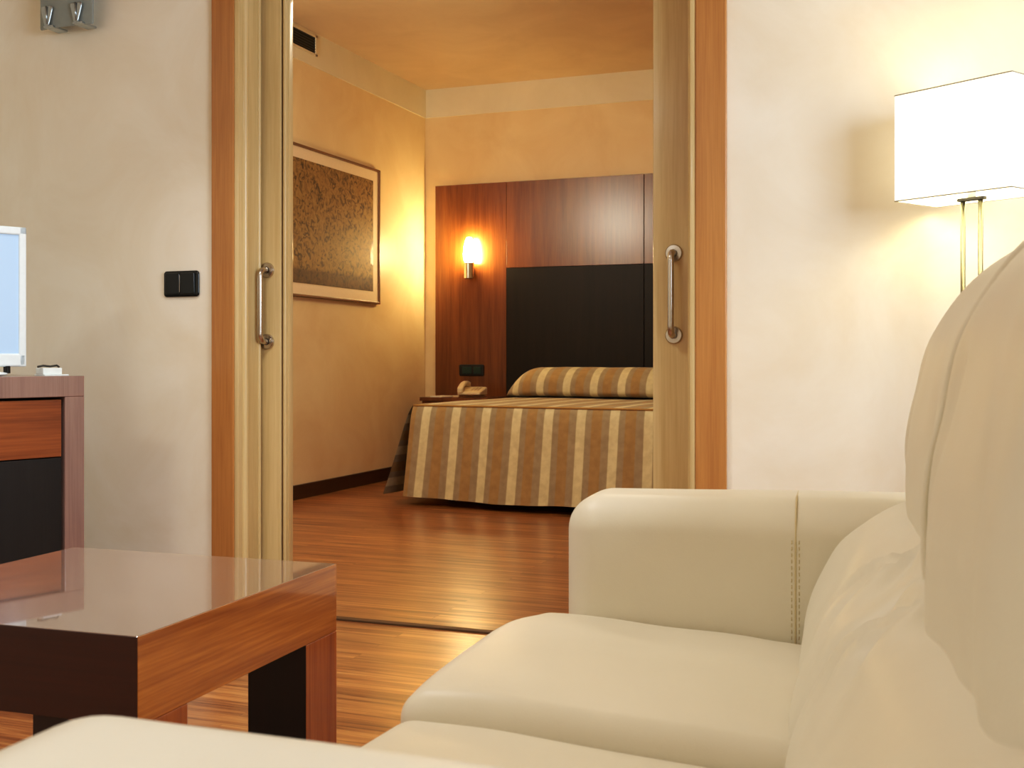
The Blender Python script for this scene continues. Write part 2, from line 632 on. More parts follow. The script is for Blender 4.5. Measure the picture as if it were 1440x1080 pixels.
bm = bmesh.new()
for (ya, yb, xl, xr) in ((YD, SK1, BL, WR + 0.1), (SK2, YE, BL, WR + 0.1)):
    box(bm, (xl, ya, 0), (OX0, yb, ZB))
    box(bm, (OX1, ya, 0), (xr, yb, ZB))
    box(bm, (OX0, ya, OZ), (OX1, yb, ZB))
struct('wall_door_side', bm, M['wall'], 'cream plaster wall around the sliding doorway', 'wall')
struct('wall_left', B((WL - 0.12, YB, 0), (WL, YD, ZL)), M['wall'], 'cream plaster wall behind the television cabinet', 'wall')
struct('wall_back', B((WL - 0.12, YB - 0.12, 0), (WR + 0.12, YB, ZL)), M['wall'], 'cream plaster wall behind the viewer', 'wall')
WY0, WY1, WZ0, WZ1 = 0.1, 2.0, 1.0, 2.35
bm = bmesh.new()
box(bm, (WR, YB, 0), (WR + 0.12, WY0, ZL)); box(bm, (WR, WY1, 0), (WR + 0.12, YD, ZL))
box(bm, (WR, WY0, 0), (WR + 0.12, WY1, WZ0)); box(bm, (WR, WY0, WZ1), (WR + 0.12, WY1, ZL))
struct('wall_right', bm, M['wall'], 'cream plaster wall with the daylight window', 'wall')
bm = bmesh.new()
for a, b_ in (((WR + 0.03, WY0, WZ0), (WR + 0.09, WY0 + 0.06, WZ1)), ((WR + 0.03, WY1 - 0.06, WZ0), (WR + 0.09, WY1, WZ1)),
              ((WR + 0.03, WY0, WZ0), (WR + 0.09, WY1, WZ0 + 0.06)), ((WR + 0.03, WY0, WZ1 - 0.06), (WR + 0.09, WY1, WZ1)),
              ((WR + 0.03, 1.02, WZ0), (WR + 0.09, 1.08, WZ1))):
    box(bm, a, b_, 0.004)
struct('window_1', bm, M['window_frame'], 'white window frame in the right wall', 'window')
struct('ceiling_living', B((WL - 0.12, YB - 0.12, ZL), (WR + 0.12, YD, ZL + 0.1)), M['ceiling'], 'cream ceiling over the sitting room', 'ceiling')
struct('ceiling_bedroom', B((BL - 0.1, YE, ZB), (BR + 0.1, BY + 0.1, ZB + 0.1)), M['ceiling'], 'warm cream ceiling over the bedroom', 'ceiling')
struct('wall_bedroom_left', B((BL - 0.1, SK1, 0), (BL, BY + 0.1, ZB)), M['bed_wall'], 'peach plaster bedroom wall holding the framed picture', 'wall')
struct('wall_bedroom_back', B((BL, BY, 0), (BR, BY + 0.1, ZB)), M['bed_wall'], 'peach plaster bedroom wall behind the headboard', 'wall')
struct('wall_bedroom_right', B((BR, YE, 0), (BR + 0.1, BY + 0.1, ZB)), M['bed_wall'], 'peach plaster bedroom wall on the window side', 'wall')
struct('trim_1', B((BL, YE, 2.668), (BL + 0.008, BY, ZB)), M['white_band'], 'pale frieze band along the top of the picture wall', 'trim')
struct('trim_2', B((BL + 0.008, BY - 0.008, 2.668), (BR, BY, ZB)), M['white_band'], 'pale frieze band above the headboard wall', 'trim')
struct('baseboard_left', B((BL, YE, 0), (BL + 0.016, BY, 0.088), 0.003), M['skirting'], 'dark brown skirting board along the picture wall', 'baseboard')
struct('baseboard_door_side', B((OX1 + 0.11, YD - 0.016, 0), (WR, YD, 0.088), 0.003), M['skirting'], 'dark brown skirting board under the floor lamp', 'baseboard')
struct('baseboard_cabinet_side', B((WL, YD - 0.016, 0), (OX0 - 0.11, YD, 0.088), 0.003), M['skirting'], 'dark brown skirting board behind the cabinet', 'baseboard')
struct('threshold', B((OX0 + 0.018, 3.272, 0.0), (OX1 - 0.018, 3.305, 0.006), 0.002), M['groove'], 'dark threshold strip across the doorway floor', 'threshold')

# casing + lining (structure)
CW = 0.09
for nm, a, b_, lab in (('trim_3', OX0 - CW, OX0, 'reddish wood door casing beside the black switch'),
                       ('trim_4', OX1, OX1 + CW, 'reddish wood door casing on the lamp side')):
    struct(nm, B((a, YD - 0.016, 0), (b_, YD, OZ + CW), 0.003), M['casing'], lab, 'door casing')
struct('trim_5', B((OX0, YD - 0.016, OZ), (OX1, YD, OZ + CW), 0.003), M['casing'], 'reddish wood door casing across the top of the doorway', 'door casing')
for nm, x, sgn, lab in (('trim_6', OX0, 1, 'pale oak jamb lining with rounded bead near the switch'),
                        ('trim_7', OX1, -1, 'pale oak jamb lining on the lamp side')):
    bm = bmesh.new()
    xa, xb = sorted((x, x + sgn * 0.017))
    box(bm, (xa, YD - 0.012, 0), (xb, SK1, OZ), 0.002)
    # half-round bead and quirk on the reveal face
    xf = x + sgn * 0.017
    pts = [(xf, YD + 0.026, 0.0), (xf, YD + 0.026, OZ)]
    tube(bm, pts, 0.013, 20)
    tube(bm, [(xf, YD + 0.112, 0.0), (xf, YD + 0.112, OZ)], 0.007, 16)
    struct(nm, bm, M['oak'], lab, 'door jamb', angle=40)

# sliding doors
def bar_handle(parent, x, y, zc, L=0.25, stand=0.048, r=0.0105):
    bm = bmesh.new()
    pts = []
    z0, z1 = zc - L / 2, zc + L / 2
    R = 0.026
    pts.append((x, y, z1)); 
    for i in range(0, 9):
        a = PI / 2 * i / 8
        pts.append((x, y - (stand - R) - R * math.sin(a), z1 - R + R * math.cos(a)))
    for i in range(0, 9):
        a = PI / 2 * (1 - i / 8)
        pts.append((x, y - (stand - R) - R * math.sin(a), z0 + R - R * math.cos(a)))
    pts.append((x, y, z0))
    tube(bm, pts, r, 16)
    h = link('door_handle', bm, M['steel'], parent, angle=60)
    h['label'] = 'brushed steel bar handle'
    for z in (z0, z1):
        bm = bmesh.new()
        lathe(bm, [(0.027, 0.0), (0.027, -0.005), (0.024, -0.009), (0.0125, -0.0095), (0.0125, -0.001)], (x, y, z), 'Y', 28)
        link('rosette', bm, M['steel'], h, angle=40)

DY0, DY1 = 3.434, 3.486
d1 = struct('door_1', B((-3.02, DY0, 0.008), (-2.169, DY1, OZ + 0.05), 0.002), M['oak'], 'pale oak sliding door leaf half hidden in the wall beside the switch', 'door')
g = link('groove_strip', B((-2.169, DY0 + 0.012, 0.008), (-2.162, DY1 - 0.004, OZ + 0.05)), M['groove'], d1)
g['label'] = 'dark groove at the leaf edge'
bm = B((-2.162, DY0 + 0.001, 0.008), (-2.150, DY1, OZ + 0.05), 0.004, 3)
box(bm, (-2.150, DY0 + 0.016, 0.008), (-2.1475, DY0 + 0.040, OZ + 0.05), 0.001)
link('edge_strip', bm, M['oak'], d1, angle=40)
bar_handle(d1, -2.222, DY0, 1.036)
d2 = struct('door_2', B((-0.843, DY0, 0.008), (0.02, DY1, OZ + 0.05), 0.002), M['oak'], 'pale oak sliding door leaf on the lamp side in front of the bed', 'door')
bar_handle(d2, -0.777, DY0, 1.048)

# ------------------------------------------------------------------ wall fittings, sitting room
def rot_about(o, z): o.rotation_euler = (0, 0, z)

# black double switch
sw = thing('light_switch', 'black glossy double light switch on the wall beside the door casing', 'light switch', (-2.479, YD, 1.111))
link('switch_plate', soft_box((0.073, 0.006, 0.045), (0.012, 0.0058, 0.012), 6, 5), M['black'], sw, smooth=True, loc=(0, -0.006, 0))
for k, x in enumerate((-0.032, 0.030)):
    bm = soft_box((0.0295, 0.004, 0.037), (0.004, 0.0035, 0.004), 6, 4, lambda p: Vector((p.x, p.y - 0.0012 * (p.z / 0.037), p.z)))
    link('rocker', bm, M['black'], sw, smooth=True, loc=(x, -0.013, 0))
link('divider', B((-0.0025, -0.0165, -0.03), (-0.0005, -0.011, 0.03), 0.0006), M['steel'], sw)

# frosted wall sconce with two clips
sc = thing('wall_sconce', 'grey frosted glass wall sconce with two metal clips above the cabinet', 'wall lamp', (-2.925, YD, 2.16))
bm = bmesh.new()
def glassfn(p): return Vector((p.x, p.y + 0.30 * p.x * p.x * 2.2, p.z))
bm = soft_box((0.118, 0.004, 0.16), (0.006, 0.0035, 0.006), 14, 3, glassfn)
link('glass_shade', bm, M['sconce_glass'], sc, smooth=True, loc=(0, -0.075, 0.03))
link('back_plate', B((-0.05, -0.03, -0.07), (0.05, 0, 0.10), 0.006), M['clip'], sc)
link('lamp_socket', lathe(bmesh.new(), [(0.018, -0.03), (0.02, 0.0), (0.02, 0.05), (0.012, 0.06)], (0, -0.042, 0.0)), M['white'], sc, angle=40)
for x in (-0.072, 0.058):
    bm = bmesh.new()
    # tapered folded clip in front of the glass
    def clip(p): 
        w = 0.35 + 0.65 * max(0.0, min(1.0, (p.z + 0.036) / 0.06))
        return Vector((p.x * w, p.y, p.z))
    bm = soft_box((0.026, 0.005, 0.036), (0.008, 0.0045, 0.008), 8, 4, clip)
    tube(bm, [(0.002, -0.006, -0.03), (0.002, -0.0075, 0.034)], 0.0032, 10)
    c = link('clip', bm, M['clip'], sc, smooth=True, loc=(x, -0.084, -0.088))
    link('clip_foot', B((-0.012, -0.006, -0.042), (0.03, 0.07, -0.034), 0.002), M['clip'], c)

# ------------------------------------------------------------------ television cabinet
CP = Vector((-2.47, 2.806, 0))
crot = math.atan2(0.953, 0.304)
cab = thing('television_cabinet', 'wooden sideboard with reddish frame, drawer and black door under the television', 'cabinet', CP, crot)
CL, CD, CH = 1.15, 0.45, 0.799
link('top_board', B((-CL, 0, CH - 0.063), (0, CD, CH), 0.002), M['cab_frame'], cab)
link('side_panel', B((-0.064, 0, 0.0), (0, CD, CH - 0.063), 0.002), M['cab_frame'], cab)
link('side_panel', B((-CL, 0, 0.0), (-CL + 0.064, CD, CH - 0.063), 0.002), M['cab_frame'], cab)
link('back_panel', B((-CL + 0.064, CD - 0.015, 0.06), (-0.064, CD, CH - 0.063)), M['cab_black'], cab)
link('plinth', B((-CL + 0.064, 0.05, 0.0), (-0.064, CD - 0.02, 0.06)), M['cab_black'], cab)
link('divider_panel', B((-CL / 2 - 0.012, 0.02, 0.06), (-CL / 2 + 0.012, CD - 0.015, CH - 0.063)), M['cab_black'], cab)
gap = 0.008
for (a, b_) in ((-CL / 2 + 0.004, -0.064 - gap), (-CL + 0.064 + gap, -CL / 2 - 0.004)):
    link('drawer', B((a, 0.006, 0.556), (b_, 0.03, CH - 0.063 - gap), 0.0015), M['cab_drawer'], cab)
    link('door', B((a, 0.006, 0.066), (b_, 0.03, 0.553), 0.0015), M['cab_black'], cab)

# television
tdir = math.atan2(0.906, 0.4226)
tv = thing('television', 'white framed flat television standing on the wooden cabinet', 'television', (-2.621, 2.728, CH), tdir)
W_, zb, zt = 0.66, 0.028, 0.452
bm = bmesh.new()
box(bm, (-W_, 0, zt - 0.024), (0, 0.02, zt), 0.004)
box(bm, (-W_, 0, zb), (0, 0.02, zb + 0.040), 0.006, 3)
box(bm, (-0.022, 0, zb), (0, 0.02, zt), 0.004)
box(bm, (-W_, 0, zb), (-W_ + 0.022, 0.02, zt), 0.004)
link('bezel', bm, M['tv_frame'], tv)
link('screen', B((-W_ + 0.01, 0.006, zb + 0.02), (-0.01, 0.016, zt - 0.01)), M['screen'], tv)
link('rear_shell', soft_box((W_ / 2 - 0.01, 0.035, (zt - zb) / 2 - 0.01), (0.03, 0.03, 0.03), 4, 4), M['white'], tv, smooth=True, loc=(-W_ / 2, 0.05, (zt + zb) / 2))
link('stand', B((-W_ / 2 - 0.05, 0.03, 0.012), (-W_ / 2 + 0.05, 0.055, 0.12), 0.005), M['tv_frame'], tv)
link('stand_base', soft_box((0.27, 0.075, 0.0065), (0.03, 0.03, 0.006), 6, 5), M['tv_frame'], tv, smooth=True, loc=(-W_ / 2 , 0.04, 0.0065))
link('foot_pad', lathe(bmesh.new(), [(0.010, 0.0), (0.010, 0.022)], (-0.055, 0.01, 0.008)), M['black'], tv, angle=40)

# little white holder next to the television
hd = thing('card_holder', 'small white holder with dark top lying on the cabinet beside the television', 'holder', CP + Vector((-0.04 * 0.304 - 0.953 * 0.10, -0.04 * 0.953 + 0.304 * 0.10, CH)) , crot)
link('holder_tray', B((-0.05, -0.03, 0), (0.03, 0.03, 0.004), 0.001), M['white'], hd)
link('card_block', B((-0.05, -0.022, 0.004), (0.012, 0.022, 0.024), 0.002), M['white'], hd)
bm = bmesh.new()
tube(bm, [(-0.062, -0.01, 0.0275), (-0.045, -0.012, 0.031), (-0.02, -0.008, 0.0285), (0.0, -0.012, 0.0315), (0.010, -0.006, 0.0268)], 0.0032, 8)
link('pen', bm, M['grille'], hd, smooth=True)

# ------------------------------------------------------------------ side table
tb = thing('side_table', 'square cherry wood side table with thick glossy top in front of the cabinet', 'table', (-1.444, 1.680, 0), math.radians(2.4))
h = 0.3175
TZ, TA = 0.441, 0.134
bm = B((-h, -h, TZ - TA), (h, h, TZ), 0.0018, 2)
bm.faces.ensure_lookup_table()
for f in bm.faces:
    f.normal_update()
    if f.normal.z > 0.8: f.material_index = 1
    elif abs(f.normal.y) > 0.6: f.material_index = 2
M['table_shade'] = wood('table cherry painted shade', srgb(46, 14, 6), srgb(64, 22, 9), 'X', rough=0.35, coat=0.15)  # shade painted into the table's front and rear edges
M['table_leg_shade'] = wood('table leg painted shade', srgb(24, 8, 5), srgb(38, 13, 8), 'Z', rough=0.4, coat=0.1)  # same cherry legs, unlit tone painted onto their front and rear faces
top = link('tabletop', bm, [M['table'], M['table_top'], M['table_shade']], tb)
lw = 0.126
for sx in (-1, 1):
    for sy in (-1, 1):
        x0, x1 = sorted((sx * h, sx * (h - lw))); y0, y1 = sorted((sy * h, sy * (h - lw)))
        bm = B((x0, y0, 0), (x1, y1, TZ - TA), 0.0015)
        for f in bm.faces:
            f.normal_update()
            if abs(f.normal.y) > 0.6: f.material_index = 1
        link('leg', bm, [M['table_leg'], M['table_leg_shade']], tb)

# ------------------------------------------------------------------ sofa  (local: x = depth s, y = length l)
sofa = thing('sofa', 'cream leather two seat sofa with puffy headrest pillows in the foreground', 'sofa', (-0.50, 0.59, 0), math.radians(4.94))
LEN = 1.322
def nz(p, sc, amp, seed=0.0):
    return amp * noise.noise(Vector((p.x * sc + seed, p.y * sc + seed * 1.7, p.z * sc - seed)))

def make_arm(l0, l1, seed, ds, dz, tilt):
    hx, hy, hz = 0.44, (l1 - l0) / 2, 0.27
    cx, cy, cz = hx + ds, (l0 + l1) / 2, 0.35 + dz
    def fn(p):
        q = p.copy()
        q.z += tilt * (p.x / hx) if p.z > 0 else 0
        # gentle puff of the inner and outer faces
        puff = (1 - (p.x / hx) ** 4) * (1 - (p.z / hz) ** 2)
        q.y += 0.008 * puff * (1 if p.y > 0 else -1) * min(1, abs(p.y) / hy)
        q.z += nz(q, 5, 0.004, seed)
        return q
    bm = soft_box((hx, hy, hz), (0.065, 0.062, 0.062), 16, 6, fn)
    a = link('armrest', bm, M['leather'], sofa, smooth=True, loc=(cx, cy, cz))
    # stitched seam running over the arm
    s = -0.041
    for off, rr in ((-0.0, 0.0016),):
        pts = []
        y_in, y_out = -hy, hy
        for z in [-0.20 + 0.02 * i for i in range(21)]:
            puff = (1 - (s / hx) ** 4) * (1 - (z / hz) ** 2)
            pts.append((s, -hy - 0.008 * puff - 0.0002, z))
        for i in range(1, 8):
            an = PI / 2 * i / 7
            pts.append((s, -hy + 0.062 - 0.0638 * math.cos(an), hz - 0.062 + 0.0634 * math.sin(an) - 0.0004))
        for y in [-hy + 0.062 + (2 * hy - 0.124) * i / 6 for i in range(1, 7)]:
            pts.append((s, y, hz - 0.0004))
        bm = bmesh.new()
        tube(bm, pts, rr, 8)
        # stitches either side
        for dx in (-0.006, 0.006):
            for i in range(0, 40):
                z = -0.20 + i * 0.0105
                if z > hz - 0.065: break
                puff = (1 - (s / hx) ** 4) * (1 - (z / hz) ** 2)
                y = -hy - 0.008 * puff - 0.0003
                tube(bm, [(s + dx, y, z), (s + dx, y, z + 0.006)], 0.0008, 5)
        link('seam', bm, M['leather_seam'], a, smooth=True)
    return a

make_arm(LEN, LEN + 0.215, 1.3, -0.018, -0.006, 0.006)
make_arm(-0.18, 0.042, 4.1, -0.058, -0.008, -0.019)

link('base_frame', B((0.02, 0.004, 0.09), (0.84, LEN - 0.004, 0.285), 0.02, 3), M['leather'], sofa, smooth=True)
link('backrest', soft_box((0.115, LEN / 2 - 0.002, 0.36), (0.06, 0.06, 0.06), 8, 5), M['leather'], sofa, smooth=True, loc=(0.775, LEN / 2, 0.47))
for x in (0.06, 0.80):
    for y in (-0.17, LEN + 0.17):
        link('foot', lathe(bmesh.new(), [(0.018, 0.0), (0.024, 0.085)], (x, y, 0), 'Z', 20), M['blackmatt'], sofa, angle=40)

def make_seat(l0, l1, seed, crown, lift):
    hx, hy, hz = 0.315, (l1 - l0) / 2 + 0.004, 0.078
    cx, cy, cz = -0.068 + hx, (l0 + l1) / 2, 0.345
    def fn(p):
        q = p.copy()
        u, v = p.x / hx, p.y / hy
        if p.z > -0.02:
            w = min(1.0, (p.z + 0.02) / 0.04)
            q.z += w * (crown * (1 - 0.6 * u ** 4) * (1 - 0.55 * v ** 4) - 0.024 * (u + 1) * (1 if u > -1 else 0) - 0.004)
            q.z += -lift * v * w
            q.z += w * 0.008 * math.exp(-((u + 0.75) / 0.35) ** 2) * (1 - v * v)
            # soft leather creases near the back corner
            q.z += w * 0.0022 * math.sin(38 * (v * 0.35 + u * 0.5)) * max(0, u - 0.1)
        q.x += -0.010 * (1 - v * v) * (1 if u < -0.7 else 0)
        q.z += nz(q, 6, 0.005, seed)
        q.y += nz(q, 7, 0.003, seed + 3)
        return q
    bm = soft_box((hx, hy, hz), (0.04, 0.030, 0.034), 26, 6, fn)
    return link('seat_cushion', bm, M['leather'], sofa, smooth=True, loc=(cx, cy, cz))
make_seat(0.045, LEN / 2, 2.0, 0.015, 0.0)
make_seat(LEN / 2, LEN, 9.0, 0.031, 0.020)

# lumbar (back) cushions
lum = [(0.43, 0.31), (0.400, 0.37), (0.397, 0.43), (0.425, 0.505), (0.472, 0.57), (0.535, 0.617), (0.60, 0.635), (0.655, 0.60), (0.665, 0.45), (0.655, 0.32), (0.55, 0.295)]
def lum_fn(seed, lmin, lmax):
    def f(v, n):
        d = nz(v, 5, 0.007, seed)
        lc = (v.y - lmin) / (lmax - lmin)
        # creases fanning out from the upper corner below the headrests
        dx, dz = (v.y - (lmax - 0.10 if seed < 5 else lmin + 0.16)), (v.z - 0.62)
        rad = math.hypot(dx, dz)
        ang = math.atan2(dz, dx)
        d += 0.0085 * math.sin(ang * 7 + seed) * math.exp(-((rad - 0.06) / 0.07) ** 2)
        d += 0.0022 * math.sin(v.z * 60 + v.y * 10) * math.exp(-((v.z - 0.56) / 0.05) ** 2)
        return Vector((v.x + n.x * d, v.y, v.z + n.y * d))
    return f
link('back_cushion', loft(lum, 0.0, LEN / 2 + 0.012, 0.05, 36, lum_fn(2.2, 0, LEN / 2), 7), M['leather'], sofa, smooth=True)
link('back_cushion', loft(lum, LEN / 2 - 0.012, LEN, 0.05, 36, lum_fn(6.2, LEN / 2, LEN), 7), M['leather'], sofa, smooth=True)

# headrest pillows
hr = [(0.585, 0.585), (0.552, 0.615), (0.547, 0.68), (0.551, 0.74), (0.560, 0.79), (0.583, 0.88), (0.645, 0.965), (0.735, 1.025), (0.82, 1.04), (0.885, 1.0), (0.90, 0.9), (0.88, 0.76), (0.82, 0.66), (0.70, 0.60)]
def hr_fn(seed, lmin, lmax, sag):
    def f(v, n):
        d = nz(v, 3.2, 0.012, seed) + nz(v, 9, 0.003, seed + 5)
        lc = (v.y - lmin) / (lmax - lmin)
        low = max(0.0, min(1.0, (0.80 - v.z) / 0.2))
        # a few sagging folds sweeping up from the lower corners
        for (la, za, lb, zb2, amp, wd) in ((0.16, 0.63, -0.05, 0.80, 0.006, 0.03), (0.20, 0.62, 0.34, 0.76, 0.006, 0.03),
                                          (0.92, 0.62, 0.80, 0.84, 0.007, 0.026), (1.0, 0.70, 0.9, 0.98, 0.005, 0.03)):
            ya, yb = lmin + la * (lmax - lmin), lmin + lb * (lmax - lmin)
            ex, ez = yb - ya, zb2 - za
            tt = max(0.0, min(1.0, ((v.y - ya) * ex + (v.z - za) * ez) / (ex * ex + ez * ez)))
            dd = math.hypot(v.y - ya - tt * ex, v.z - za - tt * ez)
            d -= amp * math.exp(-(dd / wd) ** 2)
        droop = -0.012 * low * (1 - (2 * lc - 1) ** 2) - sag * low * max(0.0, 1 - lc) ** 0.8
        return Vector((v.x + n.x * d, v.y, v.z + n.y * d + droop))
    return f
near_hr = [(a - (0.012 + 0.008 * max(0, min(1, (0.80 - b_) / 0.15))) * (1 if a < 0.7 else 0), b_ - 0.012 * (1 if b_ < 0.66 else 0)) for a, b_ in hr]
near_pillow = link('headrest_pillow', loft(near_hr, 0.055, LEN / 2 - 0.002, 0.10, 40, hr_fn(1.0, 0.055, LEN / 2, 0.055), 7, R1=0.035), M['leather'], sofa, smooth=True)
link('headrest_pillow', loft(hr, LEN / 2 + 0.002, LEN + 0.01, 0.11, 36, hr_fn(7.0, LEN / 2, LEN, 0.0), 7, R1=0.075), M['leather'], sofa, smooth=True)

# welt seam running over the near pillow beside its neighbour
fnn = hr_fn(1.0, 0.055, LEN / 2, 0.055)
prn = catmull(near_hr, 7)
area_n = sum(prn[i].x * prn[(i + 1) % len(prn)].y - prn[(i + 1) % len(prn)].x * prn[i].y for i in range(len(prn)))
sgn_n = 1 if area_n > 0 else -1
wp = []
for i in range(len(prn)):
    t_ = (prn[(i + 1) % len(prn)] - prn[i - 1]).normalized()
    n_ = Vector((t_.y, -t_.x)) * sgn_n
    q = prn[i] + n_ * 0.0015
    wp.append(fnn(Vector((q.x, LEN / 2 - 0.040, q.y)), n_))
bm = bmesh.new()
tube(bm, wp, 0.0042, 8, closed=True)
link('piping', bm, M['leather'], near_pillow, smooth=True)

# ------------------------------------------------------------------ floor lamp
tL = 2.7
def cam_pt(x, y, t):
    u = (x - 720) / 1606; v = (505 - y) / 1606
    return Vector((t * (-0.3556 + 0.9346 * u), t * (0.9346 + 0.3556 * u), EYE + v * t))
dirL = Vector((0.1001, -0.0632, 0)).normalized()     # long side, far to near
dirS = Vector((0.0632, 0.1001, 0)).normalized()
A0 = Vector((-0.0464 * tL, 1.1534 * tL, 0))
wL, wS = 0.1184 * tL, 0.0688 * tL
ctr = A0 + dirL * wL / 2 + dirS * wS / 2
lrot = math.atan2(dirL.y, dirL.x)
zb_, zt_ = 1.258, 1.531
lamp = thing('floor_lamp', 'lit floor lamp with rectangular white shade and twin chrome poles behind the sofa', 'floor lamp', (ctr.x, ctr.y, 0), lrot)
bm = bmesh.new()
a, b_ = wL / 2, wS / 2
th = 0.003
def ring(z, s): return [bm.verts.new((x * (a - s), y * (b_ - s), z)) for x, y in ((-1, -1), (1, -1), (1, 1), (-1, 1))]
o0, o1, i0, i1 = ring(zb_, 0), ring(zt_, 0), ring(zb_, th), ring(zt_, th)
for k in range(4):
    j = (k + 1) % 4
    bm.faces.new((o0[k], o0[j], o1[j], o1[k])); bm.faces.new((i0[k], i1[k], i1[j], i0[j]))
    bm.faces.new((o0[k], i0[k], i0[j], o0[j])); bm.faces.new((o1[k], o1[j], i1[j], i1[k]))
sh = link('lamp_shade', bm, M['shade'], lamp)
for z in (zb_, zt_):
    bm = bmesh.new()
    P4 = [(-a, -b_, z), (a, -b_, z), (a, b_, z), (-a, b_, z)]
    for k in range(4):
        tube(bm, [P4[k], P4[(k + 1) % 4]], 0.0018, 6)
    link('rim_wire', bm, M['rim'], sh)
link('cross_plate', B((-0.036, -0.009, zb_ - 0.008), (0.036, 0.009, zb_), 0.001), M['blackmatt'], lamp)
for x in (-0.024, 0.024):
    bm = bmesh.new(); tube(bm, [(x, 0, 0.025), (x, 0, zb_ - 0.008)], 0.0062, 14)
    link('pole', bm, M['pole'], lamp, smooth=True)
bm = bmesh.new(); tube(bm, [(0, 0, zb_), (0, 0, zb_ + 0.05)], 0.010, 14)
link('bulb_holder', bm, M['white'], lamp, smooth=True)
link('lamp_base', soft_box((0.13, 0.085, 0.013), (0.012, 0.012, 0.008), 5, 4), M['chrome'], lamp, smooth=True, loc=(0, 0, 0.013))
bm = bmesh.new()
lathe(bm, [(0.012, 0.0), (0.016, 0.02), (0.028, 0.05), (0.028, 0.068), (0.016, 0.088), (0.004, 0.092)], (0, 0, zb_ + 0.05), 'Z', 20)
link('bulb', bm, plain('glowing bulb', (1, 0.9, 0.7), 0.3, emis=(1, 0.82, 0.45), estr=66.0), lamp, smooth=True)

# ------------------------------------------------------------------ bedroom
# headboard panelling
HY = 7.788
hb = thing('headboard', 'tall cherry wood headboard panel with dark centre behind the bed', 'headboard', (-1.976, HY, 0))
HX0, HX1, PX0, PX1 = -3.577 + 1.976, 3.577 - 1.976, -3.007 + 1.976, 3.007 - 1.976
HZ, PZ = 2.145, 1.516
D_ = BY - HY - 0.003
s_ = 0.0012
link('side_panel', B((HX0, 0, 0.09), (PX0 - s_, D_, HZ), 0.001), M['headwood'], hb)
link('side_panel', B((PX1 + s_, 0, 0.09), (HX1, D_, HZ), 0.001), M['headwood'], hb)
link('upper_panel', B((PX0 + s_, 0, PZ + s_), (-s_ * 2, D_, HZ), 0.001), M['headwood'], hb)
link('upper_panel', B((s_ * 2, 0, PZ + s_), (PX1 - s_, D_, HZ), 0.001), M['headwood'], hb)
for a_, b2 in ((PX0 + s_, -s_ * 2), (s_ * 2, PX1 - s_)):
    d = link('centre_panel', B((a_, 0.0, 0.09), (b2, D_, PZ - s_), 0.001), M['wenge'], hb)
    d['label'] = 'dark wenge panel'

# bed
bed = thing('bed', 'double bed with striped gold and cream bedspread hanging to the floor', 'bed', (-1.935, 7.715, 0), math.radians(-4.0))
HW, FL, BZ = 0.88, 1.70, 0.588
link('bed_base', B((-HW + 0.04, -FL + 0.08, 0.12), (HW - 0.04, -0.02, 0.32), 0.01), M['blackmatt'], bed)
link('mattress', soft_box((HW - 0.02, FL / 2 - 0.03, 0.125), 0.05, 6, 4), M['mattress'], bed, smooth=True, loc=(0, -FL / 2 - 0.01, 0.448))
for x in (-HW + 0.15, HW - 0.15):
    for y in (-FL + 0.2, -0.2):
        link('leg', lathe(bmesh.new(), [(0.022, 0), (0.028, 0.12)], (x, y, 0), 'Z', 16), M['blackmatt'], bed, angle=40)
bm = bmesh.new()
uvl = bm.loops.layers.uv.new('UVMap')
uvs = {}
def V(x, y, z, u, v):
    q = bm.verts.new((x, y, z)); uvs[q] = (u, v); return q
def quad_grid(rows):
    for A, C in zip(rows, rows[1:]):
        for k in range(len(A) - 1):
            f = bm.faces.new((A[k], A[k + 1], C[k + 1], C[k]))
            for lp in f.loops:
                lp[uvl].uv = uvs[lp.vert]
U0 = 0.03
NX, NY, ND = 60, 40, 24
RT = 0.028
def top_z(x, y):
    return BZ + 0.004 * noise.noise(Vector((x * 2.3, y * 2.3, 0.3))) - 0.004 * math.exp(-((abs(x) - HW) / 0.06) ** 2) - 0.004 * math.exp(-((y + FL) / 0.06) ** 2)
rows = []
for j in range(NY + 1):
    y = -0.0 - (FL - 0.0) * j / NY
    rows.append([V(-HW + 2 * HW * i / NX, y, top_z(-HW + 2 * HW * i / NX, y), -HW + 2 * HW * i / NX + U0, -y) for i in range(NX + 1)])
quad_grid(rows)
# foot drop
rows = []
for j in range(ND + 1):
    tt = j / ND
    row = []
    for i in range(NX + 1):
        w = -1 + 2 * i / NX
        x = HW * w * (1 + 0.03 * tt) + 0.004 * tt
        flare = (0.06 + 0.035 * (w + 1)) * tt ** 1.15
        wav = 0.010 * tt * math.sin(w * 9 + 0.6) + 0.006 * tt * math.sin(w * 23)
        rnd = RT * (1 - math.exp(-tt * 14))
        z = BZ - 0.004 - tt * (BZ - 0.05) 
        row.append(V(x, -FL - rnd - flare + wav, z + 0.006 * tt * math.sin(w * 5), HW * w + U0, FL + tt * 0.55))
    rows.append(row)
quad_grid(rows)
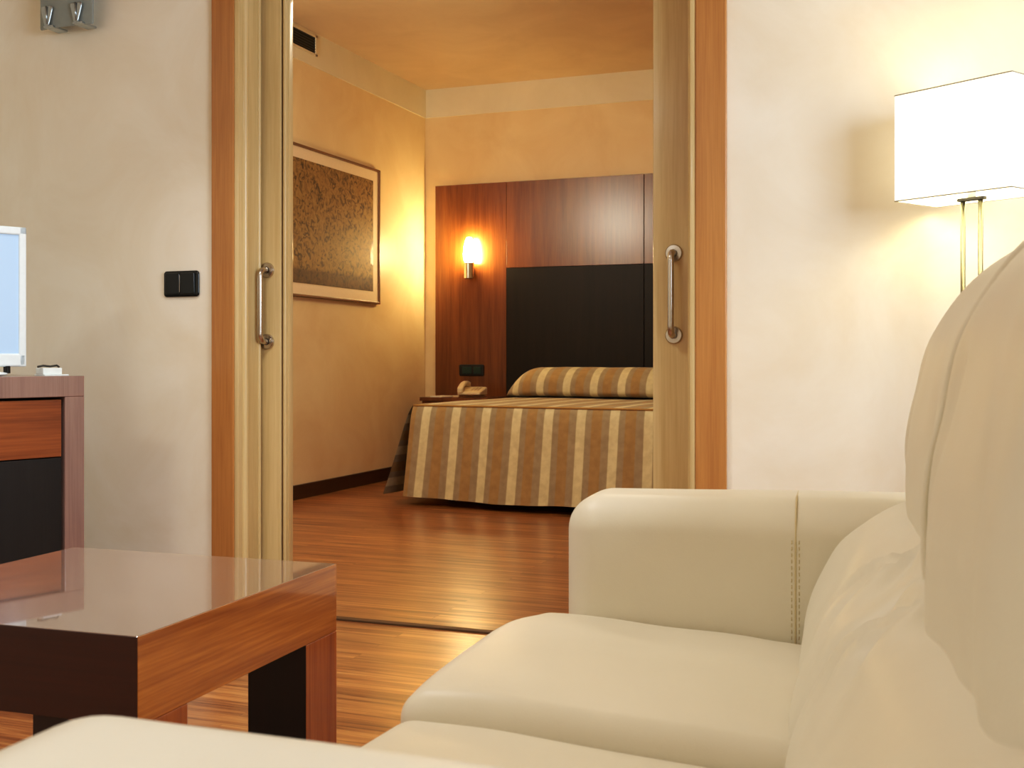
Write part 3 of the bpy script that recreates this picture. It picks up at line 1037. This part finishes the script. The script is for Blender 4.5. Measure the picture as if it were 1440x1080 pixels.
# side drops
for sd in (-1, 1):
    rows = []
    for j in range(ND + 1):
        tt = j / ND
        row = []
        for i in range(NY + 1):
            y = -FL * i / NY
            g = i / NY
            flare = (0.05 + 0.11 * g ** 3) * tt ** 1.1
            wav = 0.008 * tt * math.sin(y * 8)
            rnd = RT * (1 - math.exp(-tt * 14))
            row.append(V(sd * (HW + rnd + flare + wav), y - 0.05 * tt * g ** 6, BZ - 0.004 - tt * (BZ - 0.055), sd * (HW + tt * 0.55) + U0, -y))
        rows.append(row)
    quad_grid(rows)
bs = link('bedspread', bm, M['stripe'], bed, smooth=True)
bm = bmesh.new()
tube(bm, [(-HW + 2 * HW * i / 40, -FL - 0.006, BZ - 0.009) for i in range(41)], 0.006, 8)
link('piping', bm, M['piping'], bs, smooth=True)

# long pillow at the head of the bed
bp = thing('bolster_pillow', 'long striped bolster pillow lying across the head of the bed', 'pillow', (-1.935, 7.715, BZ + 0.002), math.radians(-4.0))
prof = [(-0.50, 0.02), (-0.52, 0.06), (-0.49, 0.13), (-0.40, 0.19), (-0.28, 0.205), (-0.14, 0.185), (-0.05, 0.12), (-0.04, 0.04), (-0.10, 0.006), (-0.40, 0.006)]
bm = bmesh.new()
pr = catmull(prof, 6)
cen = Vector((-0.28, 0.006))
ringsP = []
uvl = bm.loops.layers.uv.new('UVMap'); uvs = {}
nP = len(pr)
NXP = 80
for i in range(NXP + 1):
    w = -1 + 2 * i / NXP
    x = (HW + 0.0) * w
    e = (1 - abs(w)) * HW
    k = min(1.0, e / 0.24)
    k = 0.02 + 0.98 * (1 - (1 - k) ** 2.2) ** 0.8
    rg = []
    for q in pr:
        p = Vector((cen.x + (q.x - cen.x) * (0.55 + 0.45 * k), cen.y + (q.y - cen.y) * k))
        v = bm.verts.new((x, p.x, p.y + 0.004 * noise.noise(Vector((x * 6, p.x * 6, p.y * 6)))))
        uvs[v] = (x + U0, q.x)
        rg.append(v)
    ringsP.append(rg)
for A, C in zip(ringsP, ringsP[1:]):
    for k in range(nP):
        f = bm.faces.new((A[k], A[(k + 1) % nP], C[(k + 1) % nP], C[k]))
        for lp in f.loops: lp[uvl].uv = uvs[lp.vert]
for rg in (ringsP[0], ringsP[-1]):
    f = bm.faces.new(rg)
    for lp in f.loops: lp[uvl].uv = uvs[lp.vert]
link('pillow_cover', bm, M['stripe'], bp, smooth=True)

# nightstand
ns = thing('nightstand', 'cherry wood nightstand between the bed and the picture wall', 'nightstand', (-3.23, 7.56, 0))
link('nightstand_top', B((-0.26, -0.23, 0.555), (0.26, 0.225, 0.58), 0.002), M['headwood'], ns)
link('carcass', B((-0.25, -0.21, 0.06), (0.25, 0.22, 0.555), 0.002), M['headwood'], ns)
dr = link('drawer', B((-0.24, -0.228, 0.36), (0.24, -0.21, 0.545), 0.002), M['headwood'], ns)
link('knob', lathe(bmesh.new(), [(0.012, 0), (0.006, -0.01), (0.014, -0.022), (0.008, -0.028)], (0, -0.228, 0.45), 'Y', 16), M['steel'], dr, angle=40)
link('plinth', B((-0.22, -0.19, 0.0), (0.22, 0.20, 0.06)), M['blackmatt'], ns)

# phone
ph = thing('telephone', 'beige desk telephone standing on the nightstand', 'telephone', (-3.165, 7.50, 0.58), math.radians(6))
def wedge(p): return Vector((p.x, p.y, p.z * (1.0 + 0.5 * (p.y / 0.09)) + 0.006 * (p.y / 0.09)))
link('phone_body', soft_box((0.085, 0.095, 0.022), (0.014, 0.014, 0.01), 5, 4, wedge), M['phone'], ph, smooth=True, loc=(0.01, 0, 0.034))
bm = soft_box((0.021, 0.105, 0.013), (0.011, 0.012, 0.010), 8, 4, lambda p: Vector((p.x, p.y, p.z + 0.010 - 1.1 * (p.y) ** 2 * 2 + 0.45 * p.y * 0.4 - (0.014 * (1 if abs(p.y) > 0.07 and p.z < 0 else 0)))))
hs = link('handset', bm, M['phone'], ph, smooth=True, loc=(-0.052, 0.0, 0.087))
pts = []
for i in range(90):
    a = i * 0.9
    tt = i / 89
    pts.append((-0.06 - 0.05 * tt + 0.005 * math.cos(a), -0.11 - 0.03 * math.sin(PI * tt) + 0.10 * tt * 0.4, 0.008 + 0.005 * math.sin(a) + 0.0 * tt))
bm = bmesh.new(); tube(bm, pts, 0.0018, 6)
link('cord', bm, M['phone'], ph, smooth=True)
for r_ in range(4):
    for c_ in range(3):
        y = 0.05 - r_ * 0.026
        zt2 = 0.034 + (0.022 * (1 + 0.5 * y / 0.09)) + 0.006 * y / 0.09
        link('key', B((0.008 + c_ * 0.022, y - 0.007, zt2 - 0.002), (0.024 + c_ * 0.022, y + 0.007, zt2 + 0.003), 0.001), M['phone_key'], ph)
nb = tag(link('notepad', B((-0.05, -0.075, 0), (0.05, 0.075, 0.008), 0.001), M['paper'], None, loc=(-3.375, 7.46, 0.58), rotz=math.radians(-12)),
         'pale paper notepad lying on the nightstand beside the telephone', 'notepad')

# bedside wall light, lit
bl = thing('bedside_sconce', 'lit bedside wall light with glowing glass and metal holder on the headboard', 'wall lamp', (-3.277, HY, 1.50))
link('metal_holder', lathe(bmesh.new(), [(0.030, -0.062), (0.038, -0.056), (0.038, 0.058), (0.034, 0.062)], (0, -0.062, 0), 'Z', 28), M['steel'], bl, angle=40)
link('wall_bracket', B((-0.02, -0.03, -0.03), (0.02, 0.0, 0.03), 0.003), M['steel'], bl)
bm = bmesh.new()
lathe(bm, [(0.030, 0.0), (0.040, 0.02), (0.043, 0.06), (0.036, 0.12), (0.024, 0.165), (0.016, 0.18)], (0, -0.062, 0.0625), 'Z', 28)
link('glass_shade', bm, M['glow_glass'], bl, smooth=True)

# socket plate on the headboard
so = thing('socket_plate', 'dark double socket plate on the headboard above the telephone', 'socket', (-3.280, HY, 0.768))
link('plate', soft_box((0.098, 0.007, 0.042), (0.01, 0.006, 0.01), 5, 4), M['blackmatt'], so, smooth=True, loc=(0, -0.007, 0))
for x in (-0.035, 0.048):
    link('insert', B((x - 0.038 if x < 0 else x - 0.030, -0.018, -0.026), (x + 0.038 if x < 0 else x + 0.030, -0.012, 0.026), 0.003), M['darkgreen'], so)

# framed print on the bedroom wall (local x along the wall)
pw, phh = 1.34, 0.924
pc = thing('framed_picture', 'wide framed golden brown print with white mat on the bedroom wall', 'picture', (BL, 7.047 - pw / 2, 1.690), math.radians(90))
# local x -> +Y, local y -> -X (into wall), front at local y negative = +X
fr = 0.016
bm = bmesh.new()
for lo, hi in (((-pw / 2, -0.028, phh / 2 - fr), (pw / 2, 0, phh / 2)), ((-pw / 2, -0.028, -phh / 2), (pw / 2, 0, -phh / 2 + fr)),
               ((-pw / 2, -0.028, -phh / 2), (-pw / 2 + fr, 0, phh / 2)), ((pw / 2 - fr, -0.028, -phh / 2), (pw / 2, 0, phh / 2))):
    box(bm, lo, hi, 0.003)
link('picture_frame', bm, M['frame_wood'], pc)
link('mat_board', B((-pw / 2 + 0.01, -0.018, -phh / 2 + 0.01), (pw / 2 - 0.01, -0.004, phh / 2 - 0.01)), M['mat_board'], pc)
link('print', B((-pw / 2 + 0.095, -0.0205, -phh / 2 + 0.085), (pw / 2 - 0.095, -0.0175, phh / 2 - 0.085)), M['art'], pc)

# air vent
vt = thing('air_vent', 'small dark air vent grille high on the bedroom wall', 'vent', (BL + 0.008, 6.00, 2.80), math.radians(90))
bm = bmesh.new()
vw, vh = 0.225, 0.066
for lo, hi in (((-vw, -0.008, vh - 0.018), (vw, 0, vh)), ((-vw, -0.008, -vh), (vw, 0, -vh + 0.014)),
               ((-vw, -0.008, -vh), (-vw + 0.014, 0, vh)), ((vw - 0.024, -0.008, -vh), (vw, 0, vh))):
    box(bm, lo, hi, 0.002)
link('vent_frame', bm, M['vent_frame'], vt)
link('backing', B((-vw + 0.01, -0.002, -vh + 0.01), (vw - 0.01, 0, vh - 0.01)), M['blackmatt'], vt)
for k in range(6):
    z = -vh + 0.026 + k * 0.0165
    bm = B((-vw + 0.012, -0.006, z - 0.002), (vw - 0.012, -0.002, z + 0.002))
    link('slat', bm, M['grille'], vt)

# ceiling/wall lamp on the bedroom side of the door wall
wl = thing('wall_light', 'frosted box wall light high on the bedroom side of the door wall', 'wall lamp', (-3.28, YE, 2.30))
link('back_plate', B((-0.2, 0, -0.12), (0.2, 0.03, 0.12), 0.006), M['steel'], wl)
link('diffuser', soft_box((0.19, 0.03, 0.11), 0.012, 5, 4), plain('frosted diffuser', (1, 0.9, 0.75), 0.4, emis=(1.0, 0.86, 0.62), estr=5.0), wl, smooth=True, loc=(0, 0.06, 0))

# ------------------------------------------------------------------ lights
def point(name, loc, energy, col, r):
    l = bpy.data.lights.new(name, 'POINT'); l.energy = energy; l.color = col; l.shadow_soft_size = r
    o = bpy.data.objects.new(name, l); o.location = loc; COL.objects.link(o); return o
def area(name, loc, rot, size, size_y, energy, col, spread=PI):
    l = bpy.data.lights.new(name, 'AREA'); l.shape = 'RECTANGLE'; l.size = size; l.size_y = size_y
    l.energy = energy; l.color = col; l.spread = spread
    o = bpy.data.objects.new(name, l); o.location = loc; o.rotation_euler = rot; COL.objects.link(o); return o

area('window_daylight', (WR + 0.10, (WY0 + WY1) / 2, (WZ0 + WZ1) / 2), (0, math.radians(90), 0), WZ1 - WZ0 - 0.1, WY1 - WY0 - 0.1, 86, (0.80, 0.90, 1.0))
area('bedroom_wall_light', (-3.28, YE + 0.10, 2.30), (math.radians(90), 0, 0), 0.34, 0.22, 24, (1.0, 0.88, 0.68))
area('added_bedroom_fill', (-1.6, 5.3, ZB - 0.03), (0, 0, 0), 0.5, 0.5, 20, (1.0, 0.86, 0.62))  # added overhead fill that warms the bedroom, no fixture there
area('added_rear_fill', (-2.2, -0.7, ZL - 0.03), (0, 0, 0), 0.6, 0.6, 28, (1.0, 0.97, 0.92))  # added fill behind the camera, lifts the left wall and door leaves
area('added_door_fill', (-1.75, 2.05, ZL - 0.03), (0, 0, 0), 0.3, 0.3, 14, (1.0, 0.96, 0.90), math.radians(110))  # added narrow fill to brighten the door leaves and leave the pillows dim

world = bpy.data.worlds.new('sky')
scene.world = world
world.use_nodes = True
bg = world.node_tree.nodes['Background']
bg.inputs['Color'].default_value = (0.75, 0.86, 1.0, 1)
bg.inputs['Strength'].default_value = 1.0

scene.view_settings.view_transform = 'Standard'
scene.view_settings.look = 'None'
scene.view_settings.exposure = 0.15
scene.view_settings.use_curve_mapping = True
cmap = scene.view_settings.curve_mapping
cmap.white_level = (1.035, 1.0, 0.965)
cc = cmap.curves[3]
cc.points.new(0.07, 0.050)
cc.points.new(0.22, 0.205)
cc.points.new(0.45, 0.455)
cmap.update()
scene.cycles.max_bounces = 10
scene.cycles.use_denoising = True
